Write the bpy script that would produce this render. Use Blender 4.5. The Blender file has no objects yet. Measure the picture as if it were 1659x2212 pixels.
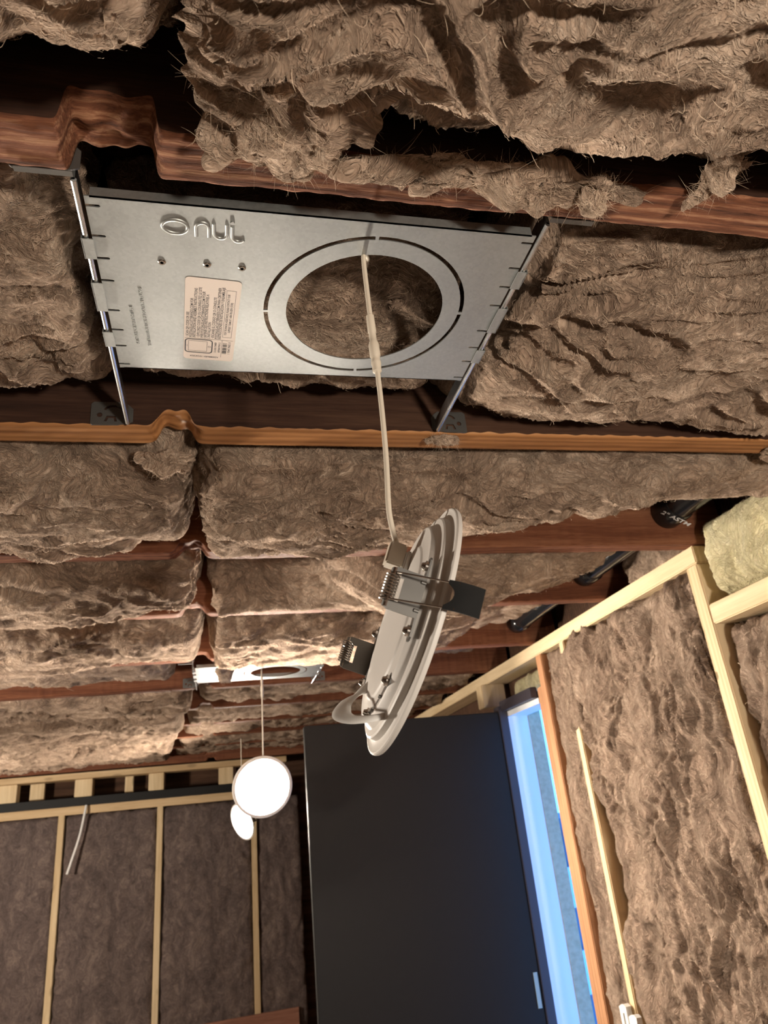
import bpy, bmesh, math, random
import numpy as np
from mathutils import Vector, Matrix
from mathutils.geometry import tessellate_polygon
S = bpy.context.scene
C = S.collection
rng = np.random.default_rng(7)
random.seed(7)

# ------------------------------------------------------------------ camera
ZC = 1.75                         # camera height over the floor
ZJ = ZC + .46                     # underside of the ceiling joists
cam_d = bpy.data.cameras.new('camera'); cam = bpy.data.objects.new('camera', cam_d); C.objects.link(cam)
r_ = Vector((.97399404, -.20496366, -.09656866)); u_ = Vector((.00448325, -.40869531, .91265987)); f_ = Vector((.22652927, .88935822, .39714789))
M = Matrix.Identity(4)
for i in range(3):
    M[i][0] = r_[i]; M[i][1] = u_[i]; M[i][2] = -f_[i]
M.translation = (0, 0, ZC)
cam.matrix_world = M
cam_d.sensor_fit = 'VERTICAL'; cam_d.sensor_height = 36; cam_d.sensor_width = 27
cam_d.lens = 1534 / 2212 * 36
cam_d.clip_start = .01
cam_d.dof.use_dof = True; cam_d.dof.focus_distance = .62; cam_d.dof.aperture_fstop = 15
S.camera = cam

# ------------------------------------------------------------------ sky, lamps out of frame, exposure
S.view_settings.view_transform = 'Standard'; S.view_settings.look = 'None'
S.view_settings.exposure = .16; S.view_settings.gamma = 1; S.view_settings.use_curve_mapping = False
wd = bpy.data.worlds.new('evening_sky'); S.world = wd; wd.use_nodes = True
wn = wd.node_tree; wn.nodes.clear()
wo = wn.nodes.new('ShaderNodeOutputWorld'); wb = wn.nodes.new('ShaderNodeBackground')
tc = wn.nodes.new('ShaderNodeTexCoord'); sx = wn.nodes.new('ShaderNodeSeparateXYZ'); rp = wn.nodes.new('ShaderNodeValToRGB')
wn.links.new(tc.outputs['Generated'], sx.inputs[0]); wn.links.new(sx.outputs['Z'], rp.inputs[0])
rp.color_ramp.elements[0].color = (.11, .37, 1.0, 1); rp.color_ramp.elements[1].color = (.09, .42, 1.0, 1)
wn.links.new(rp.outputs[0], wb.inputs[0]); wb.inputs[1].default_value = 3.5
wn.links.new(wb.outputs[0], wo.inputs[0])
LAMP_COL = (1, .88, .745)
LAMP_EMIT = 620.0

def lamp(name, loc, target, watts, size=.16):
    d = bpy.data.lights.new(name, 'AREA'); d.shape = 'DISK'; d.size = size; d.energy = watts; d.color = LAMP_COL
    o = bpy.data.objects.new(name, d); C.objects.link(o); o.location = loc
    o.rotation_euler = (Vector(target) - Vector(loc)).to_track_quat('-Z', 'Y').to_euler()
    return o
# other downlights dangling behind and beside the photographer, then an added fill lamp
lamp('downlight_left', (-1.55, 1.80, ZC + .05), (.35, .95, ZC + .40), 42)
lamp('downlight_behind', (.60, -.95, ZC - .30), (.66, .7, ZC + .42), 22)
lamp('fill_lamp_far_left', (-1.9, 3.3, ZC + .05), (-.5, 4.6, ZC + .2), 40)  # unseen lamp added to brighten the far wall

# ------------------------------------------------------------------ helpers
def mesh_np(name, V, F):
    """V (n,3); F list of int arrays (k,3|4) or python lists"""
    me = bpy.data.meshes.new(name)
    V = np.asarray(V, np.float32)
    loops, starts, tot, n = [], [], [], 0
    for A in F:
        A = np.asarray(A, np.int32)
        if A.ndim == 1: A = A[None]
        if not len(A): continue
        k = A.shape[1]
        loops.append(A.ravel()); starts.append(n + np.arange(len(A)) * k); tot.append(np.full(len(A), k)); n += A.size
    loops = np.concatenate(loops); starts = np.concatenate(starts); tot = np.concatenate(tot)
    me.vertices.add(len(V)); me.vertices.foreach_set('co', V.ravel())
    me.loops.add(len(loops)); me.loops.foreach_set('vertex_index', loops.astype(np.int32))
    me.polygons.add(len(starts)); me.polygons.foreach_set('loop_start', starts.astype(np.int32))
    me.update(calc_edges=True); me.validate()
    return me

def link(name, me, mat=None, parent=None, loc=None, smooth=False, kind=None):
    o = bpy.data.objects.new(name, me); C.objects.link(o)
    if mat: me.materials.append(mat)
    me.polygons.foreach_set('use_smooth', np.full(len(me.polygons), bool(smooth)))
    if parent: o.parent = parent
    if loc is not None: o.location = loc
    if kind: o['kind'] = kind
    return o

def tag(o, label, cat, group=None):
    o['label'] = label; o['category'] = cat
    if group: o['group'] = group
    return o

def empty(name, loc, label=None, cat=None, group=None):
    o = bpy.data.objects.new(name, None); C.objects.link(o); o.location = loc; o.empty_display_size = .05
    if label: tag(o, label, cat, group)
    return o

class MB:
    """collects primitives into one mesh"""
    def __init__(s): s.V = []; s.F3 = []; s.F4 = []; s.n = 0; s.poly = []
    def add(s, V, quads=(), tris=(), polys=()):
        V = np.asarray(V, float).reshape(-1, 3); s.V.append(V)
        if len(quads): s.F4.append(np.asarray(quads) + s.n)
        if len(tris): s.F3.append(np.asarray(tris) + s.n)
        for p in polys: s.poly.append(np.asarray(p) + s.n)
        s.n += len(V)
    def box(s, a, b, bev=0.0):
        a = np.minimum(a, b).astype(float); b2 = np.maximum(a, b).astype(float)
        x0, y0, z0 = a; x1, y1, z1 = b2
        if bev <= 0:
            V = [(x, y, z) for x in (x0, x1) for y in (y0, y1) for z in (z0, z1)]
            s.add(V, quads=[(0, 1, 3, 2), (4, 6, 7, 5), (0, 4, 5, 1), (2, 3, 7, 6), (0, 2, 6, 4), (1, 5, 7, 3)])
        else:
            bm = bmesh.new(); bmesh.ops.create_cube(bm, size=1)
            for v in bm.verts: v.co = Vector(((x0 + x1) / 2 + v.co.x * (x1 - x0), (y0 + y1) / 2 + v.co.y * (y1 - y0), (z0 + z1) / 2 + v.co.z * (z1 - z0)))
            bmesh.ops.bevel(bm, geom=bm.edges[:], offset=bev, segments=2, affect='EDGES')
            bm.verts.index_update()
            s.add([v.co[:] for v in bm.verts], polys=[[v.index for v in f.verts] for f in bm.faces]); bm.free()
    def tube(s, pts, r, seg=10, caps=True):
        P = np.asarray(pts, float); n = len(P); r = np.broadcast_to(np.asarray(r, float), (n,))
        T = np.gradient(P, axis=0); T /= np.linalg.norm(T, axis=1)[:, None] + 1e-12
        nrm = np.cross(T[0], [0, 0, 1.]);
        if np.linalg.norm(nrm) < 1e-3: nrm = np.cross(T[0], [1., 0, 0])
        nrm /= np.linalg.norm(nrm); V = []
        a = np.arange(seg) / seg * 2 * np.pi
        for i in range(n):
            nrm = nrm - T[i] * np.dot(nrm, T[i]); nrm /= np.linalg.norm(nrm) + 1e-12
            b = np.cross(T[i], nrm)
            V.append(P[i] + r[i] * (np.cos(a)[:, None] * nrm + np.sin(a)[:, None] * b))
        V = np.concatenate(V); Q = []
        for i in range(n - 1):
            for k in range(seg):
                Q.append((i * seg + k, i * seg + (k + 1) % seg, (i + 1) * seg + (k + 1) % seg, (i + 1) * seg + k))
        s.add(V, quads=Q, polys=[list(range(seg))[::-1], list(range((n - 1) * seg, n * seg))] if caps else ())
    def lathe(s, prof, seg=64, frame=None, close=True):
        """prof [(r,z)] about local z; frame 4x4"""
        a = np.arange(seg) / seg * 2 * np.pi; V = []; Q = []; m = len(prof)
        for (r, z) in prof:
            V.append(np.stack([r * np.cos(a), r * np.sin(a), np.full(seg, z)], 1))
        V = np.concatenate(V)
        for i in range(m - 1):
            for k in range(seg):
                Q.append((i * seg + k, i * seg + (k + 1) % seg, (i + 1) * seg + (k + 1) % seg, (i + 1) * seg + k))
        if frame is not None: V = V @ np.array(frame)[:3, :3].T + np.array(frame)[:3, 3]
        s.add(V, quads=Q, polys=[list(range(seg))[::-1], list(range((m - 1) * seg, m * seg))] if close else ())
    def slab(s, loops, t, o, ux, uy):
        """flat plate with holes: loops[0] outer, rest holes, in (u,v); t = thickness vector"""
        o = np.asarray(o, float); ux = np.asarray(ux, float); uy = np.asarray(uy, float); t = np.asarray(t, float)
        L3 = [[Vector((p[0], p[1], 0)) for p in l] for l in loops]
        tr = np.array(tessellate_polygon(L3))
        P = np.concatenate([np.asarray(l, float) for l in loops])
        B = o + P[:, :1] * ux + P[:, 1:2] * uy; n = len(B)
        Q = []; k = 0
        for l in loops:
            m = len(l)
            for i in range(m): Q.append((k + i, k + (i + 1) % m, n + k + (i + 1) % m, n + k + i))
            k += m
        s.add(np.concatenate([B, B + t]), quads=Q, tris=np.concatenate([tr, tr[:, ::-1] + n]))
    def mesh(s, name):
        F = s.F4 + s.F3 + s.poly
        me = mesh_np(name, np.concatenate(s.V), F)
        bm = bmesh.new(); bm.from_mesh(me); bmesh.ops.recalc_face_normals(bm, faces=bm.faces[:]); bm.to_mesh(me); bm.free()
        return me
    def build(s, name, mat, parent=None, loc=None, smooth=False, kind=None):
        """world coordinates; parent's location (unrotated) is taken off"""
        me = s.mesh(name)
        if parent is not None and loc is None:
            me.transform(Matrix.Translation(-Vector(parent.location)))
        elif parent is None and loc is None:
            c = sum((v.co for v in me.vertices), Vector()) / len(me.vertices)
            me.transform(Matrix.Translation(-c)); loc = c
        return link(name, me, mat, parent, loc, smooth, kind)

def autosmooth(o, deg=35):
    me = o.data
    me.polygons.foreach_set('use_smooth', np.ones(len(me.polygons), bool))
    bm = bmesh.new(); bm.from_mesh(me)
    for e in bm.edges:
        if len(e.link_faces) == 2 and e.calc_face_angle(0) > math.radians(deg): e.smooth = False
    bm.to_mesh(me); bm.free()
    return o

# ------------------------------------------------------------------ noise
_perm = np.concatenate([rng.permutation(256)] * 3).astype(np.int32)
_g = rng.normal(size=(256, 3)).astype(np.float32); _g /= np.linalg.norm(_g, axis=1)[:, None]
def perlin(p):
    p = np.asarray(p, np.float32); i = np.floor(p).astype(np.int32); f = p - i; i &= 255
    u = f * f * f * (f * (f * 6 - 15) + 10); out = 0
    for dx in (0, 1):
        hx = _perm[i[:, 0] + dx]; wx = u[:, 0] if dx else 1 - u[:, 0]
        for dy in (0, 1):
            hy = _perm[hx + i[:, 1] + dy]; wy = u[:, 1] if dy else 1 - u[:, 1]
            for dz in (0, 1):
                g = _g[_perm[hy + i[:, 2] + dz]]; wz = u[:, 2] if dz else 1 - u[:, 2]
                out = out + wx * wy * wz * (g[:, 0] * (f[:, 0] - dx) + g[:, 1] * (f[:, 1] - dy) + g[:, 2] * (f[:, 2] - dz))
    return out * 1.5
def fbm(p, o=3):
    a = 1; s = 0
    for k in range(o): s = s + a * perlin(p * 2 ** k + 17.3 * k); a *= .5
    return s
def vnoise(p): return np.stack([perlin(p + o) for o in (0, 31.7, 71.3)], 1)

# ------------------------------------------------------------------ materials
def node_mat(name):
    m = bpy.data.materials.new(name); m.use_nodes = True
    nt = m.node_tree; b = nt.nodes['Principled BSDF']
    return m, nt, b
def N(nt, t, **kw):
    n = nt.nodes.new('ShaderNode' + t)
    for k, v in kw.items():
        if k in n.inputs: n.inputs[k].default_value = v
        else: setattr(n, k, v)
    return n
def ramp(nt, src, stops):
    r = N(nt, 'ValToRGB'); e = r.color_ramp.elements
    while len(e) < len(stops): e.new(.5)
    for el, (p, c) in zip(e, stops): el.position = p; el.color = (*c, 1)
    nt.links.new(src, r.inputs[0]); return r
def plain(name, col, rough=.5, metal=0., **kw):
    m, nt, b = node_mat(name)
    b.inputs['Base Color'].default_value = (*col, 1); b.inputs['Roughness'].default_value = rough; b.inputs['Metallic'].default_value = metal
    n = N(nt, 'TexNoise', Scale=60., Detail=4.); tcn = N(nt, 'TexCoord'); nt.links.new(tcn.outputs['Object'], n.inputs['Vector'])
    mx = N(nt, 'MapRange'); nt.links.new(n.outputs[0], mx.inputs[0]); mx.inputs[3].default_value = max(rough - .06, .02); mx.inputs[4].default_value = min(rough + .06, 1)
    nt.links.new(mx.outputs[0], b.inputs['Roughness'])
    for k, v in kw.items(): b.inputs[k].default_value = v
    return m

def insul(name, dark, mid, light, sheen=.2, bump=1., axis=0):
    m, nt, b = node_mat(name); L = nt.links.new
    t = N(nt, 'TexCoord')
    def warp(src, scale, amt, off=0.):
        w = N(nt, 'TexNoise', Scale=scale, Detail=2.)
        if off:
            a = N(nt, 'VectorMath', operation='ADD'); L(src, a.inputs[0]); a.inputs[1].default_value = (off,) * 3; L(a.outputs[0], w.inputs['Vector'])
        else: L(src, w.inputs['Vector'])
        c = N(nt, 'VectorMath', operation='MULTIPLY_ADD'); L(w.outputs['Color'], c.inputs[0]); c.inputs[1].default_value = (amt,) * 3; L(src, c.inputs[2]); return c.outputs[0]
    def noise(src, al, ac, detail=4., rough=.6, dist=0.):
        mp = N(nt, 'Mapping'); L(src, mp.inputs[0]); k = [ac] * 3; k[axis] = al; mp.inputs['Scale'].default_value = k
        n = N(nt, 'TexNoise', Scale=1., Detail=detail, Roughness=rough, Distortion=dist); L(mp.outputs[0], n.inputs['Vector']); return n.outputs[0]
    def fil(src, wdt):
        a = N(nt, 'Math', operation='SUBTRACT'); L(src, a.inputs[0]); a.inputs[1].default_value = .5
        c = N(nt, 'Math', operation='ABSOLUTE'); L(a.outputs[0], c.inputs[0])
        r = N(nt, 'MapRange', interpolation_type='SMOOTHSTEP'); L(c.outputs[0], r.inputs[0]); r.inputs[1].default_value = wdt; r.inputs[2].default_value = 0.; r.inputs[3].default_value = 0.; r.inputs[4].default_value = 1.; return r.outputs[0]
    def madd(a, ka, bb=None, kb=None, add=0.):
        x = N(nt, 'Math', operation='MULTIPLY_ADD'); L(a, x.inputs[0]); x.inputs[1].default_value = ka; x.inputs[2].default_value = add
        if bb is None: return x.outputs[0]
        y = N(nt, 'Math', operation='MULTIPLY_ADD'); L(bb, y.inputs[0]); y.inputs[1].default_value = kb; L(x.outputs[0], y.inputs[2]); return y.outputs[0]
    wA = warp(t.outputs['Object'], 7., .20); wB = warp(wA, 30., .045, 3.1); wC = warp(wB, 90., .012, 7.7)
    big = noise(wA, 5., 11., 4., .6)
    med = noise(wB, 16., 52., 5., .65)
    fine = noise(wC, 55., 230., 4., .65)
    f1 = fil(noise(wB, 26., 75., 2.), .035); f2 = fil(noise(wC, 42., 150., 2.), .05)
    f = madd(big, .40, med, .36); f = madd(f, 1., fine, .30); f = madd(f, 1., f1, .055, -.035); f = madd(f, 1., f2, .05)
    r = ramp(nt, f, [(.38, dark), (.52, mid), (.70, light)]); L(r.outputs[0], b.inputs['Base Color'])
    h = madd(med, .8, fine, .55); h = madd(h, 1., f1, .12); h = madd(h, 1., f2, .10); h = madd(h, 1., big, .6)
    bp = N(nt, 'Bump', Strength=bump, Distance=.010); L(h, bp.inputs['Height']); L(bp.outputs[0], b.inputs['Normal'])
    b.inputs['Roughness'].default_value = 1; b.inputs['Specular IOR Level'].default_value = .05
    b.inputs['Sheen Weight'].default_value = sheen; b.inputs['Sheen Roughness'].default_value = .5; b.inputs['Sheen Tint'].default_value = (*light, 1)
    return m

def wood(name, dark, mid, light, axis=0, rough=.75, bump=.25, streak=1., knots=0., fine=1., base=.5):
    m, nt, b = node_mat(name); L = nt.links.new
    t = N(nt, 'TexCoord'); oi = N(nt, 'ObjectInfo')
    ad = N(nt, 'VectorMath', operation='ADD'); L(t.outputs['Object'], ad.inputs[0])
    mu = N(nt, 'Math', operation='MULTIPLY'); L(oi.outputs['Random'], mu.inputs[0]); mu.inputs[1].default_value = 13.
    cb = N(nt, 'CombineXYZ'); [L(mu.outputs[0], cb.inputs[i]) for i in range(3)]; L(cb.outputs[0], ad.inputs[1])
    def mapped(al, ac):
        mp = N(nt, 'Mapping'); L(ad.outputs[0], mp.inputs[0]); s = [ac] * 3; s[axis] = al; mp.inputs['Scale'].default_value = s; return mp.outputs[0]
    n1 = N(nt, 'TexNoise', Scale=1., Detail=5., Roughness=.6, Distortion=.8); L(mapped(1.6, 22), n1.inputs['Vector'])
    n2 = N(nt, 'TexNoise', Scale=1., Detail=5., Roughness=.7, Distortion=.3); L(mapped(14 * fine, 260 * fine), n2.inputs['Vector'])
    wv = N(nt, 'TexWave', wave_type='BANDS', bands_direction='Y' if axis != 1 else 'X'); wv.inputs['Scale'].default_value = 1.; wv.inputs['Distortion'].default_value = 5.; wv.inputs['Detail'].default_value = 2.
    L(mapped(1.2, 26), wv.inputs['Vector'])
    x = N(nt, 'Math', operation='MULTIPLY'); L(n1.outputs[0], x.inputs[0]); x.inputs[1].default_value = base
    y = N(nt, 'Math', operation='MULTIPLY_ADD'); L(n2.outputs[0], y.inputs[0]); y.inputs[1].default_value = .38 * streak; L(x.outputs[0], y.inputs[2])
    z = N(nt, 'Math', operation='MULTIPLY_ADD'); L(wv.outputs[0], z.inputs[0]); z.inputs[1].default_value = .12; L(y.outputs[0], z.inputs[2])
    r = ramp(nt, z.outputs[0], [(.32, dark), (.5, mid), (.68, light)]); col = r.outputs[0]
    if knots:
        v = N(nt, 'TexVoronoi', Scale=1.); L(mapped(4.2, 11.), v.inputs['Vector'])
        kr = ramp(nt, v.outputs['Distance'], [(.0, (1, 1, 1)), (.10, (.8, .8, .8)), (.17, (0, 0, 0))])
        mx = N(nt, 'MixRGB'); kf = N(nt, 'Math', operation='MULTIPLY'); L(kr.outputs[0], kf.inputs[0]); kf.inputs[1].default_value = knots
        L(kf.outputs[0], mx.inputs[0]); L(col, mx.inputs[1]); mx.inputs[2].default_value = (*[c * .45 for c in dark], 1); col = mx.outputs[0]
    L(col, b.inputs['Base Color']); b.inputs['Roughness'].default_value = rough; b.inputs['Specular IOR Level'].default_value = .25
    bp = N(nt, 'Bump', Strength=bump, Distance=.003); L(y.outputs[0], bp.inputs['Height']); L(bp.outputs[0], b.inputs['Normal'])
    return m

M_ins = insul('brown_mineral_wool', (.14, .094, .068), (.38, .272, .197), (.67, .525, .405))
M_ins_wall = insul('brown_mineral_wool_upright', (.12, .080, .058), (.31, .220, .162), (.53, .405, .31), axis=2, bump=1.)
M_ins_dimmed = insul('brown_wool_behind_film_dimmed', (.07, .055, .052), (.14, .105, .095), (.28, .215, .18), sheen=.1, bump=.5, axis=2)  # wool behind film, colour also darkened for the weaker light back there
M_fib = plain('loose_wool_fibre', (.62, .48, .35), 1.)
M_rock = insul('yellow_stone_wool', (.42, .36, .20), (.60, .54, .33), (.78, .73, .52), sheen=.2, bump=.9)
M_j1 = wood('rough_red_fir', (.045, .018, .010), (.19, .072, .036), (.46, .25, .14), 0, .85, .9, streak=1.5, fine=1.25, base=.28)
M_j2 = wood('orange_fir', (.24, .10, .035), (.46, .215, .08), (.62, .34, .15), 0, .6, .15, streak=.7, knots=.9)
M_j3 = wood('red_brown_fir', (.055, .018, .009), (.15, .052, .024), (.26, .115, .06), 0, .8, .4, knots=.3)
M_joist_side = wood('dark_joist_side', (.012, .006, .004), (.045, .02, .012), (.09, .045, .026), 0, .85, .4)
M_deck = wood('dark_roof_boards', (.03, .016, .01), (.07, .035, .02), (.11, .06, .035), 0, .9, .3)
M_pine_z = wood('pale_pine_upright', (.56, .41, .23), (.72, .57, .36), (.83, .70, .50), 2, .65, .12, streak=.5, knots=.8)
M_pine_y = wood('pale_pine_plate', (.56, .41, .23), (.72, .57, .36), (.83, .70, .50), 1, .65, .12, streak=.5, knots=.8)
M_pine_x = wood('pale_pine_crosswise', (.50, .34, .18), (.66, .48, .28), (.78, .62, .40), 0, .65, .12, streak=.5, knots=.6)
M_redpine = wood('reddish_pine_upright', (.40, .20, .10), (.56, .30, .16), (.70, .43, .25), 2, .65, .12, streak=.6)
M_ply = wood('red_plywood', (.20, .09, .06), (.32, .15, .10), (.42, .22, .15), 0, .8, .15)
M_black = plain('black_paint', (.0125, .012, .0115), .6, **{'Specular IOR Level': .22})
M_jamb = plain('dark_jamb_paint', (.035, .03, .04), .45)
M_abs = plain('black_plastic_pipe', (.012, .012, .013), .18)
M_white = plain('white_enamel', (.66, .63, .59), .52)
M_whiteplastic = plain('white_plastic', (.78, .77, .74), .4)
M_cord = plain('ivory_cable_sheath', (.68, .61, .50), .45)
M_steel = plain('dull_clip_steel', (.17, .165, .155), .42, .7)
M_spring = plain('shiny_spring_wire', (.62, .58, .54), .2, 1.)
M_rubber = plain('black_flap_coating', (.006, .006, .006), .9)
M_bar = plain('zinc_bar', (.72, .74, .74), .25, 1.)
M_paper = plain('label_paper', (.74, .64, .56), .6)
M_ink = plain('label_ink', (.02, .018, .02), .6)
M_print = plain('pipe_print', (.55, .55, .55), .6)
M_stucco_o = plain('painted_return', (.80, .82, .85), .5)
M_house = plain('neighbour_siding', (.10, .14, .2), .8)
M_glass = plain('neighbour_glass', (.5, .6, .7), .05, .6)
M_floor = plain('dusty_concrete', (.30, .26, .22), .9)
M_shell = plain('dim_wall_board', (.22, .16, .11), .9)
M_dirt = plain('rust_brown_hole', (.02, .01, .008), .9)

def galv():
    m, nt, b = node_mat('galvanised_sheet'); L = nt.links.new
    t = N(nt, 'TexCoord'); v = N(nt, 'TexVoronoi', Scale=380.); L(t.outputs['Object'], v.inputs['Vector'])
    n = N(nt, 'TexNoise', Scale=14., Detail=5.); L(t.outputs['Object'], n.inputs['Vector'])
    mx = N(nt, 'MixRGB'); mx.inputs[0].default_value = .65; L(v.outputs['Color'], mx.inputs[1]); L(n.outputs[0], mx.inputs[2])
    bw = N(nt, 'RGBToBW'); L(mx.outputs[0], bw.inputs[0])
    r = ramp(nt, bw.outputs[0], [(.2, (.34, .355, .345)), (.8, (.44, .46, .45))]); L(r.outputs[0], b.inputs['Base Color'])
    mr = N(nt, 'MapRange'); L(bw.outputs[0], mr.inputs[0]); mr.inputs[3].default_value = .40; mr.inputs[4].default_value = .54; L(mr.outputs[0], b.inputs['Roughness'])
    b.inputs['Metallic'].default_value = .85
    n4 = N(nt, 'TexNoise', Scale=9., Detail=2.); L(t.outputs['Object'], n4.inputs['Vector'])
    bp = N(nt, 'Bump', Strength=.05, Distance=.003); L(n4.outputs[0], bp.inputs['Height']); L(bp.outputs[0], b.inputs['Normal'])
    return m
M_galv = galv()
def stucco():
    m, nt, b = node_mat('pale_stucco'); L = nt.links.new
    t = N(nt, 'TexCoord'); n = N(nt, 'TexNoise', Scale=70., Detail=6.); L(t.outputs['Object'], n.inputs['Vector'])
    r = ramp(nt, n.outputs[0], [(.35, (.44, .36, .24)), (.65, (.54, .45, .31))]); L(r.outputs[0], b.inputs['Base Color'])
    bp = N(nt, 'Bump', Strength=.35, Distance=.003); L(n.outputs[0], bp.inputs['Height']); L(bp.outputs[0], b.inputs['Normal']); b.inputs['Roughness'].default_value = .9
    return m
M_stucco = stucco()
def emit(name, col, st):
    m, nt, b = node_mat(name); b.inputs['Base Color'].default_value = (*col, 1)
    b.inputs['Emission Color'].default_value = (*col, 1); b.inputs['Emission Strength'].default_value = st
    return m
M_lit = emit('lit_diffuser', LAMP_COL, LAMP_EMIT)
M_unlit = plain('unlit_diffuser', (.8, .8, .78), .5)

# ------------------------------------------------------------------ structure: shell of the room
def struct(name, a, b, mat):
    m = MB(); m.box(a, b); return m.build(name, mat, kind='structure')
XL, YB, YF, XR = -3.4, -2.6, 5.62, 1.045
DO0, DO1 = 2.085, 2.345          # doorway in the right wall
struct('floor', (XL, YB, -.1), (1.2, YF, 0), M_floor)
struct('ceiling', (XL, YB, ZJ + .20), (1.2, YF + .1, ZJ + .24), M_deck)
struct('wall_left', (XL - .1, YB, 0), (XL, YF, ZJ + .2), M_shell)
struct('wall_back', (XL, YB - .1, 0), (1.2, YB, ZJ + .2), M_shell)
struct('wall_front', (XL, YF, 0), (1.2, YF + .1, ZJ + .2), M_deck)
wr = MB()
wr.box((XR, YB, 0), (XR + .015, DO0 - .004, ZJ + .2)); wr.box((XR, DO1 + .06, 0), (XR + .015, YF, ZJ + .2)); wr.box((XR, DO0 - .004, ZC + .345), (XR + .015, DO1 + .06, ZJ + .2))
wr.build('wall_right', M_deck, kind='structure')

# ------------------------------------------------------------------ joists
YJ = [.37, .777, 1.195, 1.572, 2.032, 2.448, 2.86, 3.27, 3.68, 4.09, 4.50, 4.91]
TJ = .042
ORD = ['first', 'second', 'third', 'fourth', 'fifth', 'sixth', 'seventh', 'eighth', 'ninth', 'tenth', 'eleventh', 'twelfth']
def joist(i, y, mat, label, notch, rag, nx):
    """bottom edge with a sawn notch, ragged by rag; profile in XZ, extruded along Y with several rows across the bottom"""
    xs = np.unique(np.concatenate([np.linspace(XL + .01, 1.03, nx), np.linspace(-.16, .02, 260), np.linspace(-.8, 1.0, nx)]))
    ny = 14 if i < 3 else 6
    Y, X = np.meshgrid(np.linspace(0, TJ, ny), xs, indexing='ij')
    n0, n1, dep = notch
    p = np.stack([X.ravel() * 55, Y.ravel() * 55 + 7 * i, np.zeros(X.size)], 1)
    jit = perlin(p).reshape(X.shape)
    e = .0013 if i == 0 else .003
    prof = 1 / (1 + np.exp(-(X - n0 + jit * .006) / e)) * (1 - 1 / (1 + np.exp(-(X - n1 - jit * .006) / e)))
    p2 = np.stack([X.ravel() * 9, Y.ravel() * 30 + 7 * i, np.zeros(X.size)], 1)
    p3 = np.stack([X.ravel() * 60, Y.ravel() * 260 + 7 * i, np.zeros(X.size)], 1)
    Z = ZJ + dep * prof * (1 + .25 * jit) + rag * (.6 * perlin(p2) + .5 * perlin(p3)).reshape(X.shape) 
    edge = np.minimum(Y, TJ - Y); Z += .003 * np.clip(1 - edge / .003, 0, 1) ** 2 * (1 + jit) 
    n = len(xs)
    Vb = np.stack([X, Y + y + rag * .5 * perlin(p).reshape(X.shape) * (edge < .001), Z], -1).reshape(-1, 3)
    Vt = np.array([[x, yy, ZJ + .185] for yy in (y, y + TJ) for x in xs])
    V = np.concatenate([Vb, Vt]); nb = len(Vb); idx = np.arange(nb).reshape(ny, n); t = nb + np.arange(2 * n).reshape(2, n)
    q = lambda a, b: np.stack([a[:-1], a[1:], b[1:], b[:-1]], 1)
    F = [q(idx[k + 1], idx[k]) for k in range(ny - 1)] + [q(idx[0], t[0]), q(t[0], t[1]), q(t[1], idx[-1])]
    F += [np.concatenate([idx[:, 0], t[::-1, 0]]), np.concatenate([idx[::-1, -1], t[:, -1]])]
    c = np.array([0, y + TJ / 2, ZJ + .09]); me = mesh_np('ceiling_joist', V - c, F)
    o = link('ceiling_joist', me, mat, None, c, smooth=False)
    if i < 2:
        me.materials.append(M_joist_side); count = (ny - 1) * (n - 1)  # every face but the bottom gets the darker wood
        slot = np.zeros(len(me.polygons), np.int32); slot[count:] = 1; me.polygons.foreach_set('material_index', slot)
    me.polygons.foreach_set('use_smooth', np.arange(len(me.polygons)) < (ny - 1) * (n - 1))
    tag(o, label, 'joist', 'ceiling joists')
    return o
JL = ['rough dark red ceiling joist nearest the camera with a square sawn notch', 'smooth orange ceiling joist carrying the far ends of the metal pan bars',
      'red brown ceiling joist with black pipe meeting its face, third from the camera', 'red brown ceiling joist behind the black rubber flap, fourth from the camera',
      'dark ceiling joist just in front of the far metal pan, fifth from the camera', 'dark ceiling joist just behind the far metal pan, sixth from the camera']
for i, y in enumerate(YJ):
    lab = JL[i] if i < 6 else f'dim ceiling joist mostly hidden by insulation far back, {ORD[i]} from the camera'
    joist(i, y, (M_j1, M_j2)[i] if i < 2 else M_j3, lab, ((-.105, -.045, .032), (-.072, -.030, .022), (-.07, -.025, .02))[i] if i < 3 else (-.08, -.03, .02), (.0022, .0006, .002)[i] if i < 3 else .002, 700 if i < 3 else 160)
# nail hole and rim on the first joist, small knots
m = MB(); m.tube([(-.245, .395, ZJ - .0008), (-.245, .395, ZJ + .004)], .0035, 10)
m.build('nail_hole', M_dirt, bpy.data.objects['ceiling_joist'])

# ------------------------------------------------------------------ insulation
def sect(n, e=5.):
    a = np.linspace(0, np.pi, 1200); c, s = np.cos(a), np.sin(a)
    x = np.sign(c) * np.abs(c) ** (2 / e); y = np.abs(s) ** (2 / e)
    d = np.concatenate([[0], np.cumsum(np.hypot(np.diff(x * 1.6), np.diff(y)))]); t = np.linspace(0, d[-1], n)
    return np.interp(t, d, x), np.interp(t, d, y)

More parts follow.
